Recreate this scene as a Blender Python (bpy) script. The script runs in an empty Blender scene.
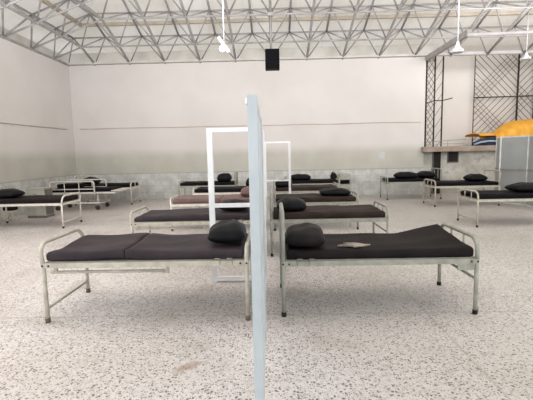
import bpy, bmesh, math, random
from mathutils import Vector, Matrix
random.seed(7)
PI = math.pi
sc = bpy.context.scene
C = sc.collection

# ------------------------------------------------------------ materials
def lin(c):
    return tuple(((v/255)/12.92 if v/255 <= .04045 else ((v/255+.055)/1.055)**2.4) for v in c)

def mat(name, c1, c2=None, rough=.6, scale=6, bump=0, bscale=None, metal=0, spec=.4, lo=.35, hi=.65, stretch=None):
    m = bpy.data.materials.new(name); m.use_nodes = True
    nt = m.node_tree; N = nt.nodes; L = nt.links
    b = N['Principled BSDF']
    b.inputs['Roughness'].default_value = rough
    b.inputs['Metallic'].default_value = metal
    b.inputs['Specular IOR Level'].default_value = spec
    tc = N.new('ShaderNodeTexCoord')
    vec = tc.outputs['Object']
    if stretch:
        mp = N.new('ShaderNodeMapping'); mp.inputs['Scale'].default_value = stretch
        L.new(vec, mp.inputs['Vector']); vec = mp.outputs['Vector']
    c2 = c2 or tuple(v*.93 for v in c1)
    no = N.new('ShaderNodeTexNoise'); no.inputs['Scale'].default_value = scale; no.inputs['Detail'].default_value = 5
    L.new(vec, no.inputs['Vector'])
    rp = N.new('ShaderNodeValToRGB')
    rp.color_ramp.elements[0].position = lo; rp.color_ramp.elements[1].position = hi
    rp.color_ramp.elements[0].color = (*lin(c2), 1); rp.color_ramp.elements[1].color = (*lin(c1), 1)
    L.new(no.outputs['Fac'], rp.inputs['Fac'])
    L.new(rp.outputs['Color'], b.inputs['Base Color'])
    if bump:
        n2 = N.new('ShaderNodeTexNoise'); n2.inputs['Scale'].default_value = bscale or scale*2; n2.inputs['Detail'].default_value = 4
        L.new(vec, n2.inputs['Vector'])
        bp = N.new('ShaderNodeBump'); bp.inputs['Strength'].default_value = bump; bp.inputs['Distance'].default_value = .02
        L.new(n2.outputs['Fac'], bp.inputs['Height']); L.new(bp.outputs['Normal'], b.inputs['Normal'])
    return m

def emit_mat(name, c, s):
    m = bpy.data.materials.new(name); m.use_nodes = True
    b = m.node_tree.nodes['Principled BSDF']
    b.inputs['Base Color'].default_value = (*lin(c), 1)
    b.inputs['Emission Color'].default_value = (*lin(c), 1); b.inputs['Emission Strength'].default_value = s
    return m

class G:
    """tiny node-graph helper"""
    def __init__(s, m):
        s.nt = m.node_tree; s.N = s.nt.nodes; s.L = s.nt.links; s.b = s.N['Principled BSDF']
        s.pos = s.N.new('ShaderNodeNewGeometry').outputs['Position']
        sp = s.N.new('ShaderNodeSeparateXYZ'); s.L.new(s.pos, sp.inputs[0]); s.x, s.y, s.z = sp.outputs
    def put(s, sock, v):
        if isinstance(v, bpy.types.NodeSocket): s.L.new(v, sock)
        else: sock.default_value = v
    def math(s, op, a, b=0.0, c=0.0):
        n = s.N.new('ShaderNodeMath'); n.operation = op
        s.put(n.inputs[0], a); s.put(n.inputs[1], b); s.put(n.inputs[2], c); return n.outputs[0]
    def rng(s, v, a, b, c=0.0, d=1.0):
        n = s.N.new('ShaderNodeMapRange'); n.interpolation_type = 'SMOOTHSTEP'
        s.put(n.inputs[0], v)
        for i, k in enumerate((a, b, c, d)): n.inputs[i+1].default_value = k
        return n.outputs[0]
    def noise(s, scale, detail=4, vec=None):
        n = s.N.new('ShaderNodeTexNoise'); n.inputs['Scale'].default_value = scale; n.inputs['Detail'].default_value = detail
        s.L.new(vec or s.pos, n.inputs['Vector']); return n.outputs['Fac']
    def mix(s, f, a, b):
        n = s.N.new('ShaderNodeMix'); n.data_type = 'RGBA'
        s.put(n.inputs[0], f)
        s.put(n.inputs[6], a if isinstance(a, bpy.types.NodeSocket) else (*lin(a), 1))
        s.put(n.inputs[7], b if isinstance(b, bpy.types.NodeSocket) else (*lin(b), 1))
        return n.outputs[2]
    def voro(s, scale, vec=None, feature='F1'):
        n = s.N.new('ShaderNodeTexVoronoi'); n.feature = feature; n.inputs['Scale'].default_value = scale
        s.L.new(vec or s.pos, n.inputs['Vector']); return n

def new_mat(name, rough=.6, spec=.4):
    m = bpy.data.materials.new(name); m.use_nodes = True
    b = m.node_tree.nodes['Principled BSDF']
    b.inputs['Roughness'].default_value = rough; b.inputs['Specular IOR Level'].default_value = spec
    return m

# painted wall: cream above, greyer band, marble tile dado below 1 m
def wall_mat():
    m = new_mat('painted_wall', .75, .25); g = G(m)
    cream = g.mix(g.rng(g.noise(.7, 5), .35, .7), (219, 213, 209), (213, 207, 202))
    band = g.mix(g.rng(g.noise(1.2, 5), .3, .7), (199, 196, 186), (190, 186, 175))
    up = g.mix(g.rng(g.z, 1.55, 1.95), band, cream)
    # tiles
    h = g.math('ADD', g.x, g.y)
    fx = g.math('FRACT', g.math('MULTIPLY', h, 1/.3)); fz = g.math('FRACT', g.math('MULTIPLY', g.z, 1/.25))
    jx = g.math('LESS_THAN', fx, .035); jz = g.math('LESS_THAN', fz, .04)
    joint = g.math('MAXIMUM', jx, jz)
    marble = g.mix(g.rng(g.noise(3.2, 8), .38, .62), (188, 188, 183), (208, 208, 203))
    marble = g.mix(g.rng(g.noise(9, 6), .5, .75, 0, .5), marble, (166, 166, 162))
    tile = g.mix(g.math('MULTIPLY', joint, .45), marble, (140, 139, 133))
    cap = g.math('MULTIPLY', g.math('GREATER_THAN', g.z, .965), .6)
    tile = g.mix(cap, tile, (150, 147, 138))
    col = g.mix(g.math('GREATER_THAN', g.z, 1.0), tile, up)
    g.L.new(col, g.b.inputs['Base Color'])
    g.L.new(g.math('MULTIPLY_ADD', g.math('GREATER_THAN', g.z, 1.0), .4, .35), g.b.inputs['Roughness'])
    return m

def floor_mat():
    m = new_mat('terrazzo_floor', .42, .35); g = G(m)
    base = g.mix(g.rng(g.noise(.55, 6), .35, .68), (203, 195, 191), (225, 219, 217))
    base = g.mix(g.rng(g.noise(1.7, 9), .5, .74, 0, .6), base, (178, 165, 154))
    base = g.mix(g.rng(g.x, -.5, 2.5, 0, .45), base, (186, 185, 178))  # greyer to the right, the partition's shade put into the colour
    base = g.mix(g.rng(g.noise(22, 6), .45, .7, 0, .35), base, (150, 140, 132))
    warp = g.N.new('ShaderNodeVectorMath'); warp.operation = 'ADD'
    nz = g.N.new('ShaderNodeTexNoise'); nz.inputs['Scale'].default_value = 30; nz.inputs['Detail'].default_value = 2
    g.L.new(g.pos, nz.inputs['Vector'])
    sca = g.N.new('ShaderNodeVectorMath'); sca.operation = 'SCALE'; sca.inputs['Scale'].default_value = .016
    g.L.new(nz.outputs['Color'], sca.inputs[0]); g.L.new(g.pos, warp.inputs[0]); g.L.new(sca.outputs[0], warp.inputs[1])
    col = base
    dens = g.noise(1.1, 5)
    for scale, thr, dist, a, b in ((40, .78, .40, (66, 58, 52), (128, 116, 106)), (66, .72, .42, (84, 76, 70), (146, 136, 127)), (120, .7, .42, (112, 104, 98), (172, 162, 154))):
        v = g.voro(scale, warp.outputs[0])
        v2 = g.N.new('ShaderNodeSeparateColor'); g.L.new(v.outputs['Color'], v2.inputs[0])
        chip = g.math('MULTIPLY', g.math('GREATER_THAN', v2.outputs[0], g.math('MULTIPLY_ADD', dens, -.5, thr+.225)), g.math('LESS_THAN', v.outputs['Distance'], dist))
        cc = g.mix(v2.outputs[1], a, b)
        col = g.mix(g.math('MULTIPLY', chip, .9), col, cc)
    # faint casting joints
    def joint(c, off):
        f = g.math('ABSOLUTE', g.math('SUBTRACT', g.math('FRACT', g.math('MULTIPLY', g.math('SUBTRACT', c, off), 1/9.0)), .5))
        return g.math('GREATER_THAN', f, .4987)
    jm = g.math('MULTIPLY', g.math('MAXIMUM', joint(g.x, 1.53), joint(g.y, 3.95)), .32)
    col = g.mix(jm, col, (138, 130, 120))
    # worn brownish smear
    dx = g.math('ADD', g.x, .69); dy = g.math('SUBTRACT', g.y, 2.95)
    u = g.math('ADD', g.math('MULTIPLY', dx, .55), g.math('MULTIPLY', dy, -.84))
    w = g.math('ADD', g.math('MULTIPLY', dx, .84), g.math('MULTIPLY', dy, .55))
    d = g.math('SQRT', g.math('ADD', g.math('POWER', g.math('MULTIPLY', u, 17.0), 2.0), g.math('POWER', g.math('MULTIPLY', w, 6.0), 2.0)))
    d = g.math('ADD', d, g.math('MULTIPLY', g.math('SUBTRACT', g.noise(14), .5), 1.4))
    col = g.mix(g.rng(d, .45, 1.1, .6, 0), col, (148, 122, 102))
    g.L.new(col, g.b.inputs['Base Color'])
    bp = g.N.new('ShaderNodeBump'); bp.inputs['Strength'].default_value = .05
    g.L.new(g.noise(5), bp.inputs['Height']); g.L.new(bp.outputs['Normal'], g.b.inputs['Normal'])
    return m

M = {
 'wall': wall_mat(), 'floor': floor_mat(),
  'fascia': mat('eave_panel', (214, 210, 203), (196, 191, 182), .8, 1.6),
 'purlin': mat('purlin_steel', (196, 184, 168), (180, 168, 150), .7, 3),
 'tube': mat('truss_grey_paint', (170, 166, 164), (148, 144, 142), .5, 4),
 'beam': mat('beam_lilac_white', (205, 199, 199), (188, 182, 182), .5, 4),
 'beamd': mat('beam_grey', (172, 166, 163), (150, 144, 141), .5, 4),
 'cream': mat('bed_cream_paint', (198, 192, 178), (172, 165, 150), .42, 9, spec=.4),
 'pale': mat('bed_pale_paint', (226, 220, 212), (206, 198, 188), .4, 9, spec=.5),
 'grey': mat('bed_grey_green_paint', (168, 168, 156), (146, 145, 133), .42, 9, spec=.4),
 'rubber': mat('black_rubber', (34, 32, 30), (24, 23, 22), .8, 20),
 'rubber_tan': mat('dusty_rubber', (112, 102, 90), (84, 76, 66), .8, 20),
 'steel': mat('bare_steel', (150, 146, 138), (120, 116, 108), .4, 12, metal=.3),
 'bolt': mat('dark_bolt', (70, 66, 62), (50, 47, 44), .5, 12),
 'base': mat('bed_base_sheet', (150, 147, 138), (128, 124, 115), .6, 8),
 'mA': mat('vinyl_plum_black', (64, 54, 57), (46, 41, 46), .55, 3.5, .25, 7, spec=.14),
 'mB': mat('vinyl_brown_black', (39, 33, 32), (28, 25, 25), .6, 3.5, .22, 7, spec=.07),
 'mC': mat('vinyl_black', (28, 26, 29), (21, 20, 22), .6, 3.5, .2, 7, spec=.05),
 'mD': mat('vinyl_warm_brown', (60, 48, 44), (44, 35, 32), .6, 3.5, .2, 7, spec=.07),
 'mR': mat('vinyl_maroon', (122, 92, 88), (98, 72, 69), .45, 3.5, .2, 7, spec=.45),
 'pil': mat('pillow_black_vinyl', (25, 24, 27), (17, 16, 19), .5, 5, .35, 9, spec=.12),
 'pilB': mat('pillow_brown_black', (34, 30, 30), (22, 20, 21), .5, 5, .35, 9, spec=.12),
 'post': mat('screen_blue_grey', (184, 191, 194), (170, 178, 181), .45, 5, spec=.4),
 'white': mat('white_enamel', (248, 247, 248), (238, 236, 237), .4, 5, spec=.4),
 'sheet': mat('screen_sheet', (200, 208, 212), (186, 195, 200), .55, 3),
 'alu': mat('aluminium_frame', (226, 226, 224), (206, 206, 203), .4, 6, metal=.1),
 'alup': mat('aluminium_panel', (168, 171, 170), (154, 157, 157), .4, 1.5),
 'railb': mat('screen_mid_rail', (158, 150, 136), (138, 130, 116), .5, 6),
 'black': mat('black_steel', (48, 43, 41), (36, 32, 31), .6, 12),
 'thin': mat('dark_grille_bar', (98, 90, 84), (78, 70, 66), .6, 12),
 'speaker': mat('speaker_shell', (12, 12, 14), (8, 8, 10), .7, 14, spec=.15),
 'grille': mat('speaker_grille', (16, 16, 19), (9, 9, 11), .8, 180, spec=.1),
 'red': mat('red_cable', (196, 150, 136), (206, 188, 175), .6, 1.2),
 'tan': mat('tan_cable', (188, 172, 156), (172, 154, 138), .6, 2),
 'paper': mat('wall_paper_sheet', (204, 206, 203), (196, 197, 193), .8, 5),
 'tarp': mat('orange_tarp', (244, 184, 72), (226, 158, 48), .5, 3.5, .5, 5, spec=.4),
 'blue': mat('navy_bundle', (46, 54, 84), (30, 34, 56), .7, 5, .3),
 'pale_blue': mat('pale_strap', (178, 192, 200), (150, 166, 176), .7, 6),
 'slab': mat('ledge_concrete', (172, 158, 144), (148, 132, 118), .8, 4),
 'upper': mat('upper_wall_sheet', (234, 228, 222), (226, 219, 212), .75, .8),
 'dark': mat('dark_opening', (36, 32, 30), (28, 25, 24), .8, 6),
 'lock': mat('locker_grey_paint', (182, 180, 170), (162, 158, 148), .5, 5),
 'lockd': mat('locker_shade_and_frames', (118, 112, 104), (100, 94, 87), .6, 5),  # locker grey darkened for its shaded parts; door and window frames share it
 'wing': mat('castor_wheel', (60, 56, 54), (44, 41, 40), .7, 9),
 'cloth': mat('dusty_grey_cloth', (164, 152, 140), (130, 119, 110), .9, 14, .4, 24),
 'board': mat('bed_footboard', (220, 214, 204), (200, 193, 182), .5, 6),
 'lamp': mat('lamp_white', (218, 218, 220), (200, 200, 203), .5, 6),
 'bulb': emit_mat('lit_bulb', (255, 252, 250), 6),
}

# roof sheets let some daylight through
def deck_mat():
    m = new_mat('translucent_roof_sheet', .8, .1); g = G(m)
    c = g.mix(g.rng(g.noise(.9, 5), .35, .65), (222, 214, 203), (232, 226, 218))
    rib = g.math('LESS_THAN', g.math('FRACT', g.math('MULTIPLY', g.x, 1/.31)), .12)
    c = g.mix(g.math('MULTIPLY', rib, .12), c, (190, 180, 165))
    g.L.new(c, g.b.inputs['Base Color'])
    tr = g.N.new('ShaderNodeBsdfTranslucent'); g.L.new(c, tr.inputs['Color'])
    mx = g.N.new('ShaderNodeMixShader'); mx.inputs[0].default_value = .30
    g.L.new(g.b.outputs[0], mx.inputs[1]); g.L.new(tr.outputs[0], mx.inputs[2])
    g.L.new(mx.outputs[0], g.N['Material Output'].inputs['Surface'])
    return m
M['deck'] = deck_mat()
# ------------------------------------------------------------ mesh helpers
def bm_box(bm, c, s, rz=0, bev=0):
    r = bmesh.ops.create_cube(bm, size=1)
    vs = r['verts']
    bmesh.ops.scale(bm, vec=s, verts=vs)
    if bev:
        es = {e for v in vs for e in v.link_edges}
        q = bmesh.ops.bevel(bm, geom=list(es), offset=bev, segments=2, affect='EDGES', profile=.6)
        vs = list({v for f in q['faces'] for v in f.verts} | {v for v in vs if v.is_valid})
    if rz: bmesh.ops.rotate(bm, cent=(0, 0, 0), matrix=Matrix.Rotation(rz, 3, 'Z'), verts=vs)
    bmesh.ops.translate(bm, vec=c, verts=vs)

def bm_tube(bm, pts, r, seg=10, cap=True):
    pts = [Vector(p) for p in pts]
    rings = []
    up = None
    for i, p in enumerate(pts):
        if i == 0: t = pts[1]-p
        elif i == len(pts)-1: t = p-pts[i-1]
        else: t = (pts[i+1]-p).normalized()+(p-pts[i-1]).normalized()
        t.normalize()
        if up is None:
            up = Vector((0, 0, 1)) if abs(t.z) < .9 else Vector((0, 1, 0))
        a = t.cross(up)
        if a.length < 1e-4: a = t.cross(Vector((1, 0, 0)))
        a.normalize(); b = a.cross(t).normalized(); up = b
        rr = r[i] if isinstance(r, (list, tuple)) else r
        rings.append([bm.verts.new(p+rr*(math.cos(2*PI*k/seg)*a+math.sin(2*PI*k/seg)*b)) for k in range(seg)])
    for A, B in zip(rings, rings[1:]):
        for k in range(seg):
            f = bm.faces.new((A[k], A[(k+1) % seg], B[(k+1) % seg], B[k])); f.smooth = True
    if cap:
        bm.faces.new(rings[0][::-1]); bm.faces.new(rings[-1])

def obj(name, bm, m, parent=None, smooth=False):
    bmesh.ops.recalc_face_normals(bm, faces=bm.faces)
    me = bpy.data.meshes.new(name); bm.to_mesh(me); bm.free()
    if smooth:
        for p in me.polygons: p.use_smooth = True
    for mm in (m if isinstance(m, (list, tuple)) else [m]): me.materials.append(mm)
    o = bpy.data.objects.new(name, me); C.objects.link(o)
    if parent: o.parent = parent
    return o

def box(name, c, s, m, parent=None, rz=0, bev=0):
    bm = bmesh.new(); bm_box(bm, c, s, rz, bev); return obj(name, bm, m, parent)

def tube(name, pts, r, m, parent=None, seg=10):
    bm = bmesh.new(); bm_tube(bm, pts, r, seg); return obj(name, bm, m, parent)

def arc(c, r, a0, a1, u, v, n=6):
    c = Vector(c); u = Vector(u); v = Vector(v)
    return [c+r*(math.cos(a0+(a1-a0)*i/n)*u+math.sin(a0+(a1-a0)*i/n)*v) for i in range(n+1)]

def thing(name, label, cat, loc=(0, 0, 0), rz=0, group=None):
    o = bpy.data.objects.new(name, None); C.objects.link(o)
    o.empty_display_size = .1
    o.location = loc; o.rotation_euler = (0, 0, rz)
    o['label'] = label; o['category'] = cat
    if group: o['group'] = group
    return o

def tag(o, label, cat, group=None):
    o['label'] = label; o['category'] = cat
    if group: o['group'] = group
    return o

def struct(o):
    o['kind'] = 'structure'; return o

# ------------------------------------------------------------ room shell
XL, XR, YB, YF, EZ = -7.45, 10.4, 15.0, -4.0, 5.0
struct(box('floor', ((XL+XR)/2, (YF+16.9)/2, -.1), (XR-XL+.6, 16.9-YF+.4, .2), M['floor']))
struct(box('wall_left', (XL-.1, (YF+15.2)/2, EZ/2), (.2, 15.2-YF, EZ), M['wall']))
struct(box('wall_back', ((XL+5.55)/2, YB+.1, EZ/2), (5.55-XL, .2, EZ), M['wall']))
struct(box('wall_right', (XR+.1, (YF+16.9)/2, 3), (.2, 16.9-YF, 6), M['wall']))

# low wall of the bay under the ledge: stained white tile
def low_wall_mat():
    m = new_mat('low_tile_wall', .5, .4); g = G(m)
    c = g.mix(g.rng(g.noise(1.6, 7), .35, .65), (176, 171, 161), (204, 201, 193))
    c = g.mix(g.rng(g.noise(6, 7), .5, .7, 0, .7), c, (158, 156, 148))
    fx = g.math('LESS_THAN', g.math('FRACT', g.math('MULTIPLY', g.x, 1/.3)), .03)
    fz = g.math('LESS_THAN', g.math('FRACT', g.math('MULTIPLY', g.z, 1/.25)), .03)
    c = g.mix(g.math('MULTIPLY', g.math('MAXIMUM', fx, fz), .3), c, (140, 138, 130))
    c = g.mix(g.rng(g.z, .9, .1, 0, .35), c, (130, 124, 114))
    g.L.new(c, g.b.inputs['Base Color']); return m
struct(box('wall_bay', ((5.55+XR)/2, YB+.25, .79), (XR-5.55, .3, 1.58), low_wall_mat()))
struct(box('wall_upper_bay', ((5.55+XR)/2, 16.75, 3.65), (XR-5.55, .2, 3.9), M['upper']))
struct(box('wall_bay_return', (5.5, 15.95, 3.4), (.1, 1.5, 3.3), M['upper']))
# ledge slab
d = struct(box('trim_1', ((5.45+XR)/2, 15.7, 1.66), (XR-5.45, 1.95, .19), M['slab'], bev=.012))
# dark doorway and dark opening in the bay wall
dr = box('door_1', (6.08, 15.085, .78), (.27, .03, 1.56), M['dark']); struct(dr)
box('door_frame', (5.925, 15.08, .78), (.04, .05, 1.56), M['lockd'], dr)
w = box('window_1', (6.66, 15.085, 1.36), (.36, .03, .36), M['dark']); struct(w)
bm = bmesh.new()
for cx, cz, sx, sz in ((6.66, 1.55, .40, .03), (6.66, 1.17, .40, .03), (6.47, 1.36, .03, .36), (6.85, 1.36, .03, .36)):
    bm_box(bm, (cx, 15.08, cz), (sx, .05, sz))
obj('window_frame', bm, M['lockd'], w)

# roof deck (hip: back slope, left slope, flat top)
S = .364; DT = 6.2; DZ = EZ+.74
def deck():
    bm = bmesh.new()
    e = -.7
    def q(*p): bm.faces.new([bm.verts.new(Vector(v)) for v in p])
    zl = DZ+S*e; zt = DZ+S*DT
    q((XL+e, YB-e, zl), (XR+.3, YB-e, zl), (XR+.3, YB-DT, zt), (XL+DT, YB-DT, zt))
    q((XL+e, YB-e, zl), (XL+DT, YB-DT, zt), (XL+DT, YF, zt), (XL+e, YF, zl))
    q((XL+DT, YB-DT, zt), (XR+.3, YB-DT, zt), (XR+.3, YF, zt), (XL+DT, YF, zt))
    q((5.4, YB-e-.01, zl), (5.4, 17.2, zl), (XR+.3, 17.2, zl), (XR+.3, YB-e-.01, zl))
    return obj('ceiling', bm, M['deck'])
struct(deck())
struct(box('trim_2', ((XL+5.5)/2, YB+.6, 5.25), (5.5-XL+1.2, .08, .66), M['fascia']))
struct(box('trim_3', (XL-.6, (YF+15.6)/2, 5.25), (.08, 15.6-YF, .66), M['fascia']))
struct(box('trim_4', ((XL+5.55)/2, YB+.02, 5.02), (5.55-XL+.3, .3, .07), M['fascia']))
for i, dd in enumerate((1.05, 2.55, 4.0)):
    z = DZ+S*dd-.07
    bm = bmesh.new()
    bm_box(bm, ((XL+dd+XR)/2, YB-dd, z), (XR-XL-dd, .09, .1))
    bm_box(bm, (XL+dd, (YF+YB-dd)/2, z), (.09, YB-dd-YF, .1))
    struct(obj('trim_%d' % (5+i), bm, M['purlin']))

# ------------------------------------------------------------ space frame
sf = thing('roof_space_frame', 'grey tubular steel double-layer space frame under the pitched roof', 'roof truss', (XL, YB, EZ))
DX = [0, .98]+[2.27+1.29*k for k in range(13)]
DY = [0, .98]+[2.27+1.29*k for k in range(4)]
def bn(i, j): return Vector((DX[i], -DY[j], S*min(DX[i], DY[j])))
def tn(i, j):
    a = (DX[i]+DX[i+1])/2; b = (DY[j]+DY[j+1])/2
    return Vector((a, -b, S*min(a, b)+.62))
nx, ny = len(DX), len(DY)
for j in range(ny): tube('bottom_chord', [bn(i, j) for i in range(nx)], .028, M['tube'], sf, 8)
for i in range(nx): tube('bottom_chord', [bn(i, j) for j in range(ny)], .042, M['tube'], sf, 8)
for j in range(ny-1): tube('top_chord', [tn(i, j) for i in range(nx-1)], .026, M['tube'], sf, 8)
for i in range(nx-1): tube('top_chord', [tn(i, j) for j in range(ny-1)], .036, M['tube'], sf, 8)
diag = []
for j in range(ny-1):
    for i in range(nx-1):
        for a, b in ((0, 0), (1, 0), (0, 1), (1, 1)):
            diag.append((tn(i, j), bn(i+a, j+b), j, i))
diag.sort(key=lambda t: (t[2], t[3]))
bm = bmesh.new()
for k, (a, b, j, i) in enumerate(diag):
    if k < 100: tube('diagonal_brace', [a, b], .022, M['tube'], sf, 8)
    else: bm_tube(bm, [a, b], .026, 8)
o = obj('diagonal_brace', bm, M['tube'], sf); o['kind'] = 'stuff'
bm = bmesh.new()
for i in range(nx):
    for j in range(ny): bmesh.ops.create_icosphere(bm, subdivisions=2, radius=.06, matrix=Matrix.Translation(bn(i, j)))
o = obj('node_ball', bm, M['tube'], sf, True); o['kind'] = 'stuff'

# steel members over the bay on the right
tag(box('steel_beam', (5.58, (YB+11.85)/2, 5.0-.09), (.12, YB-11.85, .16), M['beamd']), 'grey steel beam running forward from the top right end of the back wall', 'beam')
tag(tube('white_pipe', [(5.5, 11.8, 4.82), (XR, 11.8, 4.9)], .05, M['beam'], seg=12), 'long white horizontal pipe below the roof truss at upper right', 'pipe')
tag(box('lintel_beam', ((5.55+XR)/2, 15.05, 5.06), (XR-5.5, .16, .1), M['beam']), 'pale steel beam along the top of the black lattice grilles', 'beam')

# ------------------------------------------------------------ black lattice grilles on the ledge
LZ0, LZ1 = 1.755, 5.01
def clip(p, q, x0, x1, z0, z1):
    # Liang-Barsky in (x,z)
    t0, t1 = 0, 1; dx = q[0]-p[0]; dz = q[1]-p[1]
    for P, Q in ((-dx, p[0]-x0), (dx, x1-p[0]), (-dz, p[1]-z0), (dz, z1-p[1])):
        if P == 0:
            if Q < 0: return None
        else:
            r = Q/P
            if P < 0: t0 = max(t0, r)
            else: t1 = min(t1, r)
    if t1-t0 < .003: return None
    return (p[0]+t0*dx, p[1]+t0*dz), (p[0]+t1*dx, p[1]+t1*dz)
def hatch(bm, x0, x1, z0, z1, slope, step, y, r, lo=-9, hi=9):
    k = lo
    while k <= hi:
        p = (x0-10, z0+k-10*slope); q = (x0+10, z0+k+10*slope)
        s = clip(p, q, x0, x1, z0, z1)
        if s: bm_tube(bm, [(s[0][0], y, s[0][1]), (s[1][0], y, s[1][1])], r, 5)
        k += step
LY = 15.08
t = thing('lattice_column', 'tall narrow black lattice column standing on the left end of the ledge', 'grille', (5.9, LY, LZ0))
def loc_tube(name, pts, r, m, par, seg=8):
    b = Vector(par.location)
    return tube(name, [Vector(p)-b for p in pts], r, m, par, seg)
for x in (5.62, 5.92, 6.21): loc_tube('post', [(x, LY, LZ0), (x, LY, LZ1)], .028, M['black'], t)
loc_tube('cross_bar', [(5.62, LY, 3.33), (5.92, LY, 3.43), (6.21, LY, 3.42), (6.55, LY-.05, 3.5)], .018, M['black'], t)
bm = bmesh.new()
hatch(bm, 5.62, 5.92, LZ0, LZ1, 1.5, .26, LY, .009); hatch(bm, 5.62, 5.92, LZ0, LZ1, -1.5, .26, LY, .009)
hatch(bm, 5.92, 6.21, LZ0, LZ1, 1.5, .42, LY, .008)
o = obj('lattice_wire', bm, M['thin'], t)
for v in o.data.vertices: v.co -= Vector(t.location)

LY = 16.4; LZ1 = 5.33
t = thing('diamond_grille', 'wide black steel grille with diamond pattern of diagonal bars behind orange tarp', 'grille', (8.9, LY, LZ0))
gx = (8.0, 9.7, XR-.04); gm = 3.66
loc_tube('post', [(gx[0], LY, LZ0), (gx[0], LY, LZ1)], .02, M['thin'], t)
loc_tube('post', [(gx[1], LY, LZ0), (gx[1], LY, LZ1)], .036, M['black'], t)
loc_tube('post', [(gx[2], LY, LZ0), (gx[2], LY, LZ1)], .03, M['black'], t)
loc_tube('cross_bar', [(gx[0], LY, gm), (gx[2], LY, gm+.02)], .022, M['black'], t)
for (x0, x1, z0, z1, a) in ((gx[0], gx[1], gm, LZ1, -1), (gx[0], gx[1], LZ0, gm, 1), (gx[1], gx[2], gm, LZ1, 1), (gx[1], gx[2], LZ0, gm, -1)):
    bm = bmesh.new()
    hatch(bm, x0, x1, z0, z1, a, .256, LY, .012)
    if x0 < 9:
        if a < 0: hatch(bm, x0, x1, z0, z1, 1, .2, LY+.015, .009, -.35, .45)
        else: hatch(bm, x0, x1, z0, z1, -1, .2, LY+.015, .009, 1.4, 2.1)
    else: hatch(bm, x0, x1, z0, z1, -a, .235, LY+.015, .009, -.2 if a > 0 else 1.2, .6 if a > 0 else 2)
    o = obj('diagonal_bars', bm, M['thin'], t)
    for v in o.data.vertices: v.co -= Vector(t.location)
# low rail on ledge
t = thing('ledge_rail', 'low thin pale metal rail along the left part of the ledge', 'rail', (6.5, 14.95, LZ0))
loc_tube('rail', [(5.6, 14.95, 1.93), (7.1, 14.95, 2.0)], .014, M['lock'], t)
loc_tube('rail', [(5.6, 14.95, 1.84), (7.12, 14.95, 1.86)], .012, M['lock'], t)
for x in (5.62, 6.4, 7.1): loc_tube('post', [(x, 14.95, LZ0), (x, 14.95, 1.95)], .012, M['lock'], t)

# orange tarp over a heap
def tarp():
    bm = bmesh.new()
    nxx, nyy = 44, 16
    def prof(u):
        x = 7.62+u*2.63
        pts = [(7.5, .20), (8.0, .26), (8.35, .42), (8.6, .60), (8.85, .82), (9.3, .90), (9.9, .93), (10.25, .78)]
        for a, b in zip(pts, pts[1:]):
            if x <= b[0]+1e-6: 
                f = (x-a[0])/(b[0]-a[0]); return x, a[1]+(b[1]-a[1])*f
        return x, pts[-1][1]
    rows = []
    for i in range(nxx+1):
        x, h = prof(i/nxx); row = []
        for j in range(nyy+1):
            v = j/nyy
            y = 15.0+v*1.2
            k = min(1, (math.sin(PI*v))**.35 if 0 < v < 1 else 0)
            z = LZ0+.02+h*k + .025*math.sin(i*1.7+j*.9)*k+random.uniform(-.012, .012)*k
            low = .28 if x < 8.25 else 0   # tail lifted over the bundle
            if x < 8.25: z = LZ0+.36+.1*k+.03*math.sin(i*1.1)*k; y += .06
            row.append(bm.verts.new((x, y+.03*math.sin(i*.8), z)))
        rows.append(row)
    for i in range(nxx):
        for j in range(nyy):
            f = bm.faces.new((rows[i][j], rows[i+1][j], rows[i+1][j+1], rows[i][j+1])); f.smooth = True
    return obj('orange_tarp', bm, M['tarp'])
tag(tarp(), 'orange tarpaulin draped over a heap on the ledge at right', 'tarp')

def lump(bm, c, s, seed=0, amp=.08):
    rnd = random.Random(seed)
    r = bmesh.ops.create_icosphere(bm, subdivisions=3, radius=1)
    ph = [rnd.uniform(0, 6) for _ in range(4)]
    for v in r['verts']:
        n = v.co.normalized()
        k = 1+amp*(math.sin(5*n.x+ph[0])+math.sin(6*n.y+ph[1])*.7+math.sin(4*n.z+7*n.x+ph[2])*.6)
        v.co = Vector((n.x*s[0]*k, n.y*s[1]*k, max(n.z, -.55)*s[2]*k))+Vector(c)
t = thing('blue_bundle', 'folded navy blue bundle with pale stripe beneath the tail of the orange tarp', 'bundle', (7.8, 14.9, LZ0))
bm = bmesh.new(); lump(bm, (0, 0, .08), (.5, .12, .19), 3); lump(bm, (.25, .02, .11), (.3, .1, .2), 5)
obj('fabric', bm, M['blue'], t, True)
bm = bmesh.new(); bm_tube(bm, [(-.52, -.1, .04), (-.3, -.145, .12), (0, -.16, .16), (.3, -.15, .14), (.52, -.08, .1)], .03, 8)
obj('stripe', bm, M['pale_blue'], t)

# ------------------------------------------------------------ cables and paper on the walls
bm = bmesh.new()
pts = [(x, 14.985, 2.66+.006*math.sin(x*2.1)+.02*(abs(x-1)/8)) for x in [(-7.2+i*.42) for i in range(31)]]
bm_tube(bm, pts, .011, 6)
tag(obj('wall_cable', bm, M['red']), 'thin reddish cable running along the whole back wall', 'cable')
pts = [(XL+.015, y, 2.65-.03*math.sin((y-4)/11*PI)) for y in [4+i*.5 for i in range(22)]]
bm = bmesh.new(); bm_tube(bm, pts, .014, 6)
tag(obj('wall_cable', bm, M['tan']), 'thin tan cable running along the left wall', 'cable')
tag(box('paper_notice', (4.0, 14.992, 1.47), (.24, .012, .28), M['paper']), 'faint blank pale paper square stuck on the back wall', 'paper')

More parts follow.
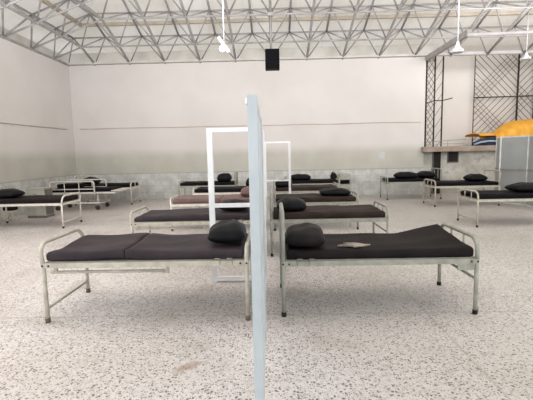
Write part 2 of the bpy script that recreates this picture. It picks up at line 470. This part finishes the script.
# ------------------------------------------------------------ beds
L, W = 1.92, .88
def pillow(name, label, loc, size, rz, m, seed, group='dark pillows on the beds', tilt=0):
    rnd = random.Random(seed)
    bm = bmesh.new(); n = 22
    a, b, h = size
    ph = [rnd.uniform(0, 6.28) for _ in range(6)]
    def pt(u, v, top):
        e = max(0, (1-abs(u)**2.6)*(1-abs(v)**2.6))**.42
        # pinched corners
        cx = u*a/2*(1-.10*(v*v)*(1-.4*abs(u))); cy = v*b/2*(1-.10*(u*u)*(1-.4*abs(v)))
        wr = .05*math.sin(3.1*u+2*v+ph[0])+.035*math.sin(7*v-3*u+ph[1])+.03*math.sin(9*u+ph[2])
        zz = h*.36+ (h*.64*e*(1+wr) if top else -h*.36*min(1, e*1.3))
        return (cx, cy, zz)
    gT = [[bm.verts.new(pt(-1+2*i/n, -1+2*j/n, True)) for j in range(n+1)] for i in range(n+1)]
    gB = [[gT[i][j] if i in (0, n) or j in (0, n) else bm.verts.new(pt(-1+2*i/n, -1+2*j/n, False)) for j in range(n+1)] for i in range(n+1)]
    for i in range(n):
        for j in range(n):
            for g_ in (gT, gB):
                try: bm.faces.new((g_[i][j], g_[i+1][j], g_[i+1][j+1], g_[i][j+1]))
                except ValueError: pass
    o = obj(name, bm, m, None, True)
    o.location = loc; o.rotation_euler = (0, tilt, rz)
    return tag(o, label, 'pillow', group)

def mattress(par, x0, x1, y0, y1, z0, t, m, fun=None, name='mattress'):
    """rounded slab built as closed grid, fun(u,v) lifts top and bottom"""
    bm = bmesh.new(); nx_, ny_ = 36, 16
    r = .035
    def pos(i, n, a, b):
        return a+(b-a)*i/n
    def edge(d):   # rounding near edges
        return 0 if d >= r else r-math.sqrt(max(0, r*r-(r-d)**2))
    xs = [x0, x0+.006, x0+.018, x0+.035]+[x0+.035+(x1-x0-.07)*k/nx_ for k in range(1, nx_)]+[x1-.035, x1-.018, x1-.006, x1]
    ys = [y0, y0+.006, y0+.018, y0+.035]+[y0+.035+(y1-y0-.07)*k/ny_ for k in range(1, ny_)]+[y1-.035, y1-.018, y1-.006, y1]
    T, B = [], []
    for x in xs:
        rt, rb = [], []
        for y in ys:
            d = min(x-x0, x1-x, y-y0, y1-y)
            e = edge(d); u = (x-x0)/(x1-x0); v = (y-y0)/(y1-y0)
            lift = fun(u, v) if fun else 0
            wob = .004*math.sin(9*x+3*y)+.003*math.sin(17*y-5*x)
            rt.append(bm.verts.new((x, y, z0+t-e+lift+wob)))
            rb.append(bm.verts.new((x, y, z0+e*.6+max(0, lift)*.8)))
        T.append(rt); B.append(rb)
    nX, nY = len(xs), len(ys)
    for i in range(nX-1):
        for j in range(nY-1):
            bm.faces.new((T[i][j], T[i+1][j], T[i+1][j+1], T[i][j+1]))
            bm.faces.new((B[i][j], B[i][j+1], B[i+1][j+1], B[i+1][j]))
    for i in range(nX-1):
        bm.faces.new((T[i][0], B[i][0], B[i+1][0], T[i+1][0])); bm.faces.new((T[i][-1], T[i+1][-1], B[i+1][-1], B[i][-1]))
    for j in range(nY-1):
        bm.faces.new((T[0][j], T[0][j+1], B[0][j+1], B[0][j])); bm.faces.new((T[-1][j], B[-1][j], B[-1][j+1], T[-1][j+1]))
    return obj(name, bm, m, par, True)

def bed(label, loc, rz, m_frame, m_mat, foot_bars=0, head_bars=2, foot_h=.75, head_h=1.03, brace=.14, crank=False, plate=False,
        feet='rubber', seam=None, fun=None, rail_z=.56, mt=.1, rt=.019, group='single metal-framed beds in the hall', length=L, detail=False):
    t = thing('hospital_bed', label, 'bed', loc, rz, group)
    hl = length/2; hw = W/2
    mz = rail_z+.035
    for sx, h, nb in ((1, foot_h, foot_bars), (-1, head_h, head_bars)):
        x = sx*hl
        for sy in (-1, 1):
            lg = tube('leg', [(x, sy*hw, .012), (x, sy*hw, rail_z+.02)], rt, m_frame, t, 12)
            tube('rubber_foot', [(x, sy*hw, 0), (x, sy*hw, .045)], rt*1.22, M[feet], lg, 12)
        cr = .13 if h < .9 else .12
        lean = .03*sx if (foot_bars == 0 and sx == 1) else 0
        path = [(x, -hw, rail_z)]
        path += arc((x, -hw+cr, h-cr), cr, PI, PI/2, (0, 1, 0), (0, 0, 1), 7)
        path += arc((x, hw-cr, h-cr), cr, PI/2, 0, (0, 1, 0), (0, 0, 1), 7)
        path += [(x, hw, rail_z)]
        path = [Vector(p)+Vector((lean*max(0, (p[2]-rail_z)/(h-rail_z)), 0, 0)) for p in path]
        lp = tube('footboard' if sx > 0 else 'headboard', path, rt, m_frame, t, 12)
        for k in range(nb):
            y = -hw+W*(k+1)/(nb+1)
            tube('upright_bar', [(x, y, rail_z-.03), (x, y, h)], rt*.6, m_frame, lp, 8)
        tube('cross_brace', [(x, -hw, brace), (x, hw, brace)], rt*.7, m_frame, t, 8)
        box('end_rail', (x, 0, rail_z), (.03, W, .045), m_frame, t)
    for sy in (-1, 1):
        r = box('side_rail', (0, sy*hw, rail_z), (length, .032, .05), m_frame, t, bev=.004)
        for sx in (-1, 1) if detail else ():
            for dx in (.0, .06):
                bm = bmesh.new()
                bmesh.ops.create_uvsphere(bm, u_segments=8, v_segments=6, radius=.011, matrix=Matrix.Translation((sx*(hl-dx), sy*(hw+.019), rail_z)))
                obj('bolt', bm, M['bolt'], r, True)
        for dx in (.14, .26) if detail else ():
            s_ = hl-dx
            tube('mattress_hook', [(-s_, sy*(hw+.01), rail_z-.02), (-s_, sy*(hw+.02), rail_z+.05), (-s_+.05, sy*(hw+.02), rail_z+.05)], .006, M['steel'], r, 6)
    box('bed_base', (0, 0, rail_z+.025), (length-.04, W-.03, .02), M['base'], t)
    if seam is None:
        mattress(t, -hl+.035, hl-.035, -hw+.005, hw-.005, mz, mt, m_mat, fun)
    else:
        f = fun or (lambda u, v: 0)
        s_ = -hl+.04+(length-.08)*seam
        def sub(a, b): return lambda u, v: f(a+(b-a)*u, v)
        mattress(t, -hl+.035, s_-.004, -hw+.005, hw-.005, mz, mt, m_mat, sub(0, seam), 'mattress_section')
        mattress(t, s_+.004, hl-.035, -hw+.005, hw-.005, mz, mt, m_mat, sub(seam, 1), 'mattress_section')
    if crank:
        tube('crank_rod', [(hl-.04, crank*(hw-.06), rail_z-.085), (-.2*hl+.02, crank*(hw-.06), rail_z-.085)], .016, m_frame, t, 8)
        bm = bmesh.new(); bm_box(bm, (-.21*hl, crank*(hw-.06), rail_z-.06), (.03, .02, .1))
        bm_box(bm, (-.19*hl, crank*(hw-.06), rail_z-.095), (.07, .018, .03)); obj('crank_bracket', bm, m_frame, t)
        box('crank_bracket', (hl-.09, crank*(hw-.06), rail_z-.04), (.03, .025, .09), m_frame, t)
    if plate:
        box('corner_plate', (hl-.11, plate*hw, rail_z-.045), (.16, .012, .09), m_frame, t)
    return t

MZ = .69
# --- left column (heads at the partition, feet to the left): rz = pi
def fA(u, v):   # u along head->foot after rotation; slight hump at the seam, uneven edge
    return .022*math.exp(-((u-.62)/.12)**2)-.012*math.exp(-((u-.35)/.2)**2)+.012*math.sin(7*v)*u
bed('cream bed nearest the camera on the left with split plum-black mattress and crank rod', (-1.295, 4.265, 0), PI, M['cream'], M['mA'],
    foot_bars=0, head_bars=0, foot_h=.80, head_h=.74, brace=.14, crank=1, feet='rubber_tan', seam=.6, fun=fA, rail_z=.585, mt=.095, rt=.021, length=2.02, detail=True)
def fA2(u, v): return .02*math.sin(3*u+1)-.015
bed('cream bed with dark mattress second from the camera in the left row', (-1.33, 6.72, 0), PI, M['cream'], M['mA'],
    foot_bars=0, head_bars=2, foot_h=.74, head_h=.76, crank=1, feet='rubber_tan', fun=fA2, rt=.02, detail=True)
bed('pale bed with maroon mattress in the middle of the left row', (-1.28, 9.0, 0), PI, M['pale'], M['mR'], head_bars=2, head_h=.9, foot_h=.70, seam=.45, feet='rubber_tan')
bed('pale bed with black mattress just behind the maroon one in the left row', (-1.28, 11.4, 0), PI, M['pale'], M['mC'], foot_bars=1, head_h=.95, foot_h=.72)
bed('farthest bed of the left row, close to the tiled dado of the back wall', (-2.28, 13.95, 0), PI, M['grey'], M['mC'], foot_bars=1, head_h=1.0, foot_h=.72)
# --- right column (heads at the partition)
def fB(u, v):
    return .10*max(0, u-.72)/.28*max(0, v-.1)**1.3+.02*(abs(u-.5)*2)**2-.018
bed('grey-painted bed nearest the camera on the right with sagging brown-black mattress', (1.035, 4.34, 0), 0, M['grey'], M['mB'],
    foot_bars=2, head_bars=0, foot_h=.775, head_h=1.05, brace=.36, plate=-1, fun=fB, rail_z=.545, mt=.105, rt=.021, detail=True)
bed('pale bed with warm brown mattress second from the camera in the right row', (.865, 6.72, 0), 0, M['grey'], M['mD'], foot_bars=2, head_bars=2, foot_h=.76, head_h=1.0, brace=.36, length=1.84)
bed('grey bed in the middle of the right row with its pillow at the foot end', (.88, 8.85, 0), 0, M['grey'], M['mD'], foot_bars=2, head_h=1.0, length=1.76)
bed('bed with brown mattress fourth from the camera in the right row', (.88, 11.4, 0), 0, M['grey'], M['mD'], foot_bars=1, head_h=.9, length=1.75)
bed('farthest black bed of the right row, beside the locker at the back wall', (1.3, 13.95, 0), 0, M['grey'], M['mC'], foot_bars=1, head_h=.8, length=1.8)
# --- far right group (feet to the left)
bed('bed against the back wall at right, two dark pillows on it', (4.68, 13.85, 0), PI, M['grey'], M['mC'], foot_bars=2, head_h=1.0, length=1.78)
bed('bed standing between the folding screen and the back wall on the right', (5.57, 12.03, 0), PI, M['cream'], M['mC'], foot_bars=2, head_h=1.0, length=1.84)
bed('bed in front of the folding screen, cut off by the right edge', (5.22, 8.83, 0), PI, M['cream'], M['mC'], foot_bars=2, head_h=1.0)
# --- far left group (heads at the left wall)
bed('pale bed with plain dark mattress running out past the left edge', (-5.91, 9.58, 0), 0, M['pale'], M['mB'], foot_bars=0, head_h=.95, foot_h=.76, mt=.11)
bed('bed in the far left corner along the back wall', (-5.83, 13.9, 0), 0, M['pale'], M['mC'], foot_bars=1, head_h=1.0, foot_h=.76)

# --- castored bed with guard rails, far left
t = thing('castor_bed', 'pale wheeled bed with raised guard rails beside the far left corner', 'bed', (-5.95, 12.6, 0), 0, None)
mattress(t, -1.05, .95, -.42, .42, .57, .1, M['mC'], None)
box('bed_base', (0, 0, .54), (2.1, .84, .05), M['pale'], t)
box('footboard', (1.1, 0, .60), (.34, .86, .03), M['board'], t)
bm = bmesh.new()
for sy in (-1, 1):
    bm_tube(bm, [(-.95, sy*.36, .22), (.55, sy*.36, .22)], .025, 8)
bm_tube(bm, [(-.95, -.36, .22), (-.95, .36, .22)], .02, 8); bm_tube(bm, [(.55, -.36, .22), (.55, .36, .22)], .02, 8)
obj('under_frame', bm, M['pale'], t)
for x in (-.8, .45):
    for sy in (-1, 1):
        tube('leg', [(x, sy*.3, .22), (x, sy*.3, .53)], .025, M['pale'], t, 8)
        wl = tube('castor_wheel', [(x, sy*.36-.02, .07), (x, sy*.36+.02, .07)], .07, M['wing'], t, 16)
        tube('castor_fork', [(x, sy*.36, .1), (x, sy*.36, .22)], .018, M['steel'], wl, 8)
for sy in (-1, 1):
    y = sy*.45
    cr = .08
    p = [(.42, y, .48)]+arc((.42-cr, y, .9-cr), cr, 0, PI/2, (1, 0, 0), (0, 0, 1), 5)+arc((-.95+cr, y, .9-cr), cr, PI/2, PI, (1, 0, 0), (0, 0, 1), 5)+[(-.95, y, .48)]
    gr = tube('guard_rail', p, .022, M['pale'], t, 10)
    tube('guard_bar', [(-.95, y, .66), (.42, y, .66)], .016, M['pale'], gr, 8)
    for x in (-.5, -.05): tube('guard_bar', [(x, y, .5), (x, y, .9)], .012, M['pale'], gr, 8)
tag(box('folded_pad', (-6.5, 12.7, .745), (.7, .5, .12), M['mC'], bev=.03), 'dark folded pad lying on the wheeled bed', 'pad')

# --- pillows
PZ = .704
pillow('pillow', 'plump black pillow at the head of the near left bed', (-.508, 4.22, .742), (.40, .58, .185), .05, M['pil'], 1)
pillow('pillow', 'black pillow at the head of the near right bed, behind the upright tube', (.31, 4.2, .692), (.42, .6, .19), -.05, M['pilB'], 2)
pillow('pillow', 'dark pillow at the partition end of the second bed in the left row', (-.67, 6.7, PZ+.022), (.5, .6, .15), 0, M['pilB'], 3)
pillow('pillow', 'maroon pillow on the maroon bed in the left row', (-.55, 9.0, PZ), (.42, .6, .2), 0, M['mR'], 4)
pillow('pillow', 'black pillow on the fourth bed of the left row', (-.6, 11.4, PZ), (.42, .55, .26), 0, M['pil'], 5)
pillow('pillow', 'humped black pillow on the farthest bed of the left row', (-1.72, 13.9, PZ), (.5, .55, .28), 0, M['pil'], 6)
pillow('pillow', 'black pillow at the head of the second bed in the right row', (.28, 6.66, PZ), (.5, .6, .19), 0, M['pil'], 7)
pillow('pillow', 'black pillow at the foot end of the middle bed of the right row', (1.33, 8.82, PZ), (.66, .5, .15), .05, M['pil'], 8)
pillow('pillow', 'black pillow at the head of the fourth bed in the right row', (.27, 11.3, PZ), (.5, .6, .2), 0, M['pil'], 9)
pillow('pillow', 'flat black pillow on the farthest bed of the right row', (.92, 13.9, PZ), (.72, .5, .2), 0, M['pil'], 10)
pillow('pillow', 'black pillow in the middle of the bed against the back wall at right', (4.5, 13.75, PZ), (.78, .5, .21), 0, M['pil'], 11)
pillow('pillow', 'black pillow heaped at the door end of the bed against the back wall at right', (5.22, 13.85, PZ), (.5, .6, .22), .1, M['pil'], 12)
pillow('pillow', 'black pillow on the bed between the folding screen and the back wall', (5.98, 12.0, PZ), (.56, .5, .2), 0, M['pil'], 13)
pillow('pillow', 'black pillow on the bed cut off by the right edge', (5.5, 8.78, PZ+.008), (.78, .5, .18), .04, M['pil'], 14)
pillow('pillow', 'charcoal pillow on the bed cut off by the left edge', (-6.48, 9.5, PZ+.012), (.70, .55, .2), 0, M['pil'], 15)
pillow('pillow', 'dark pillow on the bed in the far left corner', (-6.4, 13.9, PZ), (.5, .55, .24), 0, M['pilB'], 16)

# dark bag on the farthest bed of the right row
t = thing('cloth_bag', 'small dark bag slumped on the foot of the farthest bed in right row', 'bag', (2.06, 13.95, .72))
bm = bmesh.new(); lump(bm, (0, 0, .07), (.11, .12, .13), 9, .09); obj('bag_body', bm, M['mB'], t, True)
tube('bag_strap', arc((0, 0, .17), .06, 0, PI, (1, 0, 0), (0, 0, 1), 8), .012, M['black'], t, 6)

# dusty glove-like cloth on the near right mattress
t = thing('crumpled_glove', 'dusty grey crumpled glove lying on the near right mattress', 'glove', (.79, 4.05, .678))
bm = bmesh.new()
def strip(pts, w):
    P = [Vector(p) for p in pts]
    for i in range(len(P)-1):
        pass
    bm_tube(bm, P, [wi for wi in w], 8)
strip([(-.15, -.02, .012), (-.05, -.02, .018), (.05, -.03, .016), (.14, -.02, .012)], [.012, .02, .026, .012])
strip([(-.07, .09, .012), (-.03, .05, .016), (.04, .02, .018), (.1, 0, .014)], [.01, .016, .022, .014])
strip([(.02, .05, .012), (.07, .02, .016), (.12, -.02, .014), (.19, .02, .01)], [.01, .018, .016, .008])
strip([(-.12, .03, .01), (-.05, .01, .014), (.03, 0, .014)], [.008, .014, .014])
strip([(.0, -.07, .01), (.04, -.05, .014), (.1, -.03, .012)], [.008, .014, .012])
for v in bm.verts: v.co.z = max(v.co.z*.9, .0)
obj('glove_fabric', bm, M['cloth'], t, True)

# ------------------------------------------------------------ partition of bed screens down the middle
def screen(label, x, y0, y1, z1, mf, ms, w=.05, rz=0):
    t = thing('partition_screen', label, 'screen', (x, (y0+y1)/2, 0), rz, 'solid screens of the middle partition')
    hy = (y1-y0)/2
    for s in (-1, 1): box('post', (0, s*(hy-w/2), z1/2), (w, w, z1), mf, t, bev=.004)
    for z in (z1-w/2, z1*.5, .12): box('rail', (0, 0, z), (w*.8, 2*hy-2*w, w), mf, t)
    box('sheet', (.004, 0, (z1+.12)/2), (w*.55, 2*hy-2*w, z1-.14), ms, t)
    tube('cap_knob', [(-.035, -hy+w/2, z1-.03), (-.02, -hy+w/2, z1-.03)], .018, M['white'], t, 10)
    return t
screen('tall blue-grey screen nearest the camera, its post edge-on in the middle', -.109, 2.0, 3.4, 1.935, M['post'], M['sheet'], rz=.012)
screen('white-framed screen directly behind the blue-grey nearest one', -.132, 3.46, 5.0, 1.93, M['white'], M['sheet'], rz=.018)
screen('third screen of the middle partition counted from the camera', -.16, 5.1, 7.3, 1.9, M['white'], M['sheet'], rz=.02)
screen('farthest screen of the middle partition', -.215, 7.4, 9.6, 1.9, M['white'], M['sheet'], rz=.02)

def open_frame(label, x0, x1, y, z1, mid, w):
    t = thing('open_screen_frame', label, 'frame', ((x0+x1)/2, y, 0), 0, 'empty white screen frames set across the partition')
    h = (x1-x0)/2
    for s in (-1, 1): box('post', (s*(h-w/2), 0, z1/2), (w, w*.7, z1), M['white'], t, bev=.004)
    for z in (z1-w*.35, mid, .045): box('rail', (0, 0, z), (2*h-2*w+.002, w*.66, w*.7), M['white'], t)
    return t
open_frame('large empty white frame left of the partition, behind the near left bed', -.83, -.135, 5.03, 1.97, 1.0, .07)
open_frame('empty white frame right of the partition, farther back by the right row', -.235, .41, 9.75, 1.92, .98, .055)

# ------------------------------------------------------------ folding screen on the right
t = thing('folding_screen', 'grey panelled folding screen with bright aluminium posts at right', 'screen', (6.9, 11.7, 0))
base = Vector(t.location)
P = [(7.07, 12.9), (6.75, 12.1), (7.08, 11.32), (6.98, 10.55)]
for (a, b) in zip(P, P[1:]):
    a = Vector((a[0], a[1], 0))-base; b = Vector((b[0], b[1], 0))-base
    dv = (b-a); ln = dv.length; ang = math.atan2(dv.y, dv.x); mid = (a+b)/2
    pn = box('panel', (mid.x, mid.y, 1.0), (ln-.05, .02, 1.9), M['alup'], t, ang)
    for z in (1.965, .045): box('frame_rail', (mid.x, mid.y, z), (ln-.04, .035, .035), M['alu'], pn, ang)
    box('mid_rail', (mid.x, mid.y, 1.02), (ln-.04, .05, .05), M['railb'], pn, ang)
for p in P:
    v = Vector((p[0], p[1], 0))-base
    tube('post', [v, v+Vector((0, 0, 1.99))], .028, M['alu'], t, 10)

# ------------------------------------------------------------ lockers and stool
def locker(label, loc, w, dpt, h, open_part):
    t = thing('bedside_locker', label, 'locker', loc, 0)
    if not open_part:
        box('carcass', (0, 0, h/2+.03), (w, dpt, h-.06), M['lock'], t, bev=.008)
        box('side_panel', (w/2+.004, .0, h/2+.02), (.008, dpt-.05, h-.12), M['lockd'], t)  # right side only, its shade put into the colour
        dd = box('door', (0, -dpt/2-.008, h*.36), (w-.06, .016, h*.55), M['lock'], t, bev=.003)
        tube('handle', [(w*.32, -dpt/2-.03, h*.38), (w*.32, -dpt/2-.03, h*.5)], .008, M['steel'], dd, 8)
        dw = box('drawer', (0, -dpt/2-.008, h*.8), (w-.06, .016, h*.22), M['lock'], t, bev=.003)
        tube('handle', [(-.05, -dpt/2-.03, h*.8), (.05, -dpt/2-.03, h*.8)], .008, M['steel'], dw, 8)
        box('top', (0, 0, h-.01), (w+.03, dpt+.03, .025), M['lock'], t, bev=.004)
        box('plinth_shade', (0, 0, .03), (w+.02, dpt, .06), M['lockd'], t)  # dark strip painted for the shadow along the locker's foot
    else:
        for s in (-1, 1): box('side_panel', (s*(w/2-.012), 0, h/2), (.024, dpt, h), M['lock'], t)
        for z in (h-.012, h*.76, h*.54, .06): box('shelf', (0, 0, z), (w-.05, dpt, .024), M['lock'], t)
        dw = box('drawer', (0, -dpt/2-.008, h*.88), (w-.05, .016, h*.2), M['lock'], t)
        tube('handle', [(-.05, -dpt/2-.025, h*.88), (.05, -dpt/2-.025, h*.88)], .008, M['steel'], dw, 8)
        box('back_panel', (0, dpt/2-.01, h*.65), (w-.05, .015, h*.66), M['dark'], t)  # near-black, shade inside the open shelf put into the colour
        dd = box('door', (0, -dpt/2-.008, h*.3), (w-.05, .016, h*.44), M['lock'], t)
        tube('handle', [(w*.3, -dpt/2-.025, h*.3), (w*.3, -dpt/2-.025, h*.4)], .008, M['steel'], dd, 8)
    return t
locker('grey bedside locker behind the pale bed at the left edge', (-6.55, 11.0, 0), .5, .42, .82, False)
locker('small white locker with a dark open shelf at the back wall', (2.56, 14.65, 0), .4, .4, .84, True)
t = thing('foot_stool', 'low stool with dark padded seat under the bed at left edge', 'stool', (-6.98, 10.35, 0))
tube('seat_pad', [(0, 0, .29), (0, 0, .30), (0, 0, .37), (0, 0, .385)], [.15, .17, .17, .14], M['mB'], t, 20)
tube('seat_ring', [(0, 0, .24), (0, 0, .29)], .16, M['pale'], t, 20)
for k in range(4):
    a = PI/4+k*PI/2
    lg = tube('leg', [(.17*math.cos(a), .17*math.sin(a), 0), (.13*math.cos(a), .13*math.sin(a), .25)], .014, M['pale'], t, 8)

# ------------------------------------------------------------ hanging speaker and lamps
t = thing('hanging_speaker', 'black box loudspeaker hanging from roof truss on a pole above partition', 'speaker', (.015, 12.55, 0))
bm = bmesh.new(); bm_box(bm, (0, 0, 4.45), (.43, .34, .58), 0, .015); obj('cabinet', bm, M['speaker'], t)
box('grille', (0, -.175, 4.45), (.38, .012, .53), M['grille'], t)
tube('pole', [(-.03, .05, 4.74), (-.03, .1, 5.86)], .022, M['tube'], t, 8)
box('bracket', (-.03, .05, 4.76), (.12, .08, .05), M['steel'], t)
box('clamp', (-.03, .1, 5.8), (.16, .14, .1), M['tube'], t)

def pendant(label, x, y, zb, ztop, kind, k=1):
    t = thing('pendant_lamp', label, 'lamp', (x, y, zb), 0)
    tube('rod', [(0, 0, .2*k), (0, 0, ztop-zb)], .015*k, M['lamp'], t, 8)
    tube('ceiling_cup', [(0, 0, ztop-zb-.08), (0, 0, ztop-zb)], [.03, .06], M['lamp'], t, 10)
    if kind == 'shade':
        tube('lamp_shade', [(0, 0, .0), (0, 0, .02), (0, 0, .07), (0, 0, .10), (0, 0, .15), (0, 0, .24)], [.13*k, .135*k, .12*k, .07*k, .05*k, .025*k], M['lamp'], t, 20)
        for i in range(3):
            a = i*2*PI/3+.5
            bm = bmesh.new(); bm_box(bm, (0, 0, 0), (.14*k, .06*k, .012)); bmesh.ops.rotate(bm, cent=(0, 0, 0), matrix=Matrix.Rotation(a, 3, 'Z'), verts=bm.verts)
            bmesh.ops.translate(bm, vec=(.1*k*math.cos(a), .1*k*math.sin(a), .04), verts=bm.verts); obj('shade_tab', bm, M['lamp'], t)
    else:
        bm = bmesh.new(); bm_box(bm, (0, 0, 0), (.4, .18, .07), 0, .02)
        bmesh.ops.rotate(bm, cent=(0, 0, 0), matrix=Matrix.Rotation(.95, 3, 'Y'), verts=bm.verts)
        bmesh.ops.translate(bm, vec=(.0, 0, .15), verts=bm.verts)
        obj('reflector', bm, M['lamp'], t)
        bm = bmesh.new(); bmesh.ops.create_uvsphere(bm, u_segments=16, v_segments=10, radius=.062, matrix=Matrix.Translation((-.03, -.1, .06)))
        obj('bulb', bm, M['bulb'], t, True)
    return t
zc = DZ+S*6.0-.02
pendant('lit white lamp with tilted reflector hanging left of the speaker', -1.03, 9.0, 3.84, zc, 'tilt')
pendant('white bell-shaped lamp on a long rod hanging at upper right', 4.0, 9.0, 3.71, zc, 'shade', .92)
pendant('small white bell-shaped lamp hanging in front of the diamond grille', 8.45, 13.9, 4.55, DZ+S*1.1-.02, 'shade', 1.1)

# ------------------------------------------------------------ light
wd = bpy.data.worlds.new('World'); sc.world = wd; wd.use_nodes = True
nt = wd.node_tree; bg = nt.nodes['Background']
bg.inputs['Color'].default_value = (.89, .945, 1, 1); bg.inputs['Strength'].default_value = 1.0
def area(name, loc, rot, sx, sy, e, col=(1, 1, 1)):
    l = bpy.data.lights.new(name, 'AREA'); l.shape = 'RECTANGLE'; l.size = sx; l.size_y = sy; l.energy = e; l.color = col
    o = bpy.data.objects.new(name, l); C.objects.link(o); o.location = loc; o.rotation_euler = rot; return o
area('window_light_left', (XL+.15, 3.0, 3.4), (0, -PI/2, 0), 2.4, 10, 300, (.97, .985, 1))
area('fill_light_right', (XR-.15, 3.0, 3.6), (0, PI/2, 0), 2.4, 10, 190, (.97, .985, 1))  # added fill that brightens the left wall, no window known on this side
area('window_light_front', (1.0, YF+.1, 3.6), (PI/2+.2, 0, 0), 15, 3.0, 150, (.97, .985, 1))
area('roof_fill_light', (1.5, 5.4, 4.6), (PI-.5, 0, 0), 16, 3.8, 740, (.98, .99, 1))  # added unseen lamp, brightens the roof and its bounce
area('bay_fill_light', (8.0, 12.0, 5.35), (PI/2-.25, 0, 0), 4.5, .5, 45, (1, .99, .98))  # added unseen lamp, brightens the wall behind the grilles

# ------------------------------------------------------------ camera
cam = bpy.data.cameras.new('camera'); co = bpy.data.objects.new('camera', cam); C.objects.link(co)
cam.sensor_width = 36; cam.lens = 36*400/533; cam.sensor_fit = 'HORIZONTAL'
yaw = math.atan(8/400); p = math.atan(47/400); r = .021
fw = Vector((-math.sin(yaw)*math.cos(p), math.cos(yaw)*math.cos(p), -math.sin(p)))
r0 = Vector((math.cos(yaw), math.sin(yaw), 0)); u0 = r0.cross(fw)
Rv = math.cos(r)*r0-math.sin(r)*u0; Uv = math.sin(r)*r0+math.cos(r)*u0
mw = Matrix((Rv, Uv, -fw)).transposed().to_4x4(); mw.translation = (0, 0, 1.65)
co.matrix_world = mw
cam.clip_start = .05; cam.clip_end = 200
sc.camera = co
sc.view_settings.view_transform = 'Standard'
sc.view_settings.exposure = .47
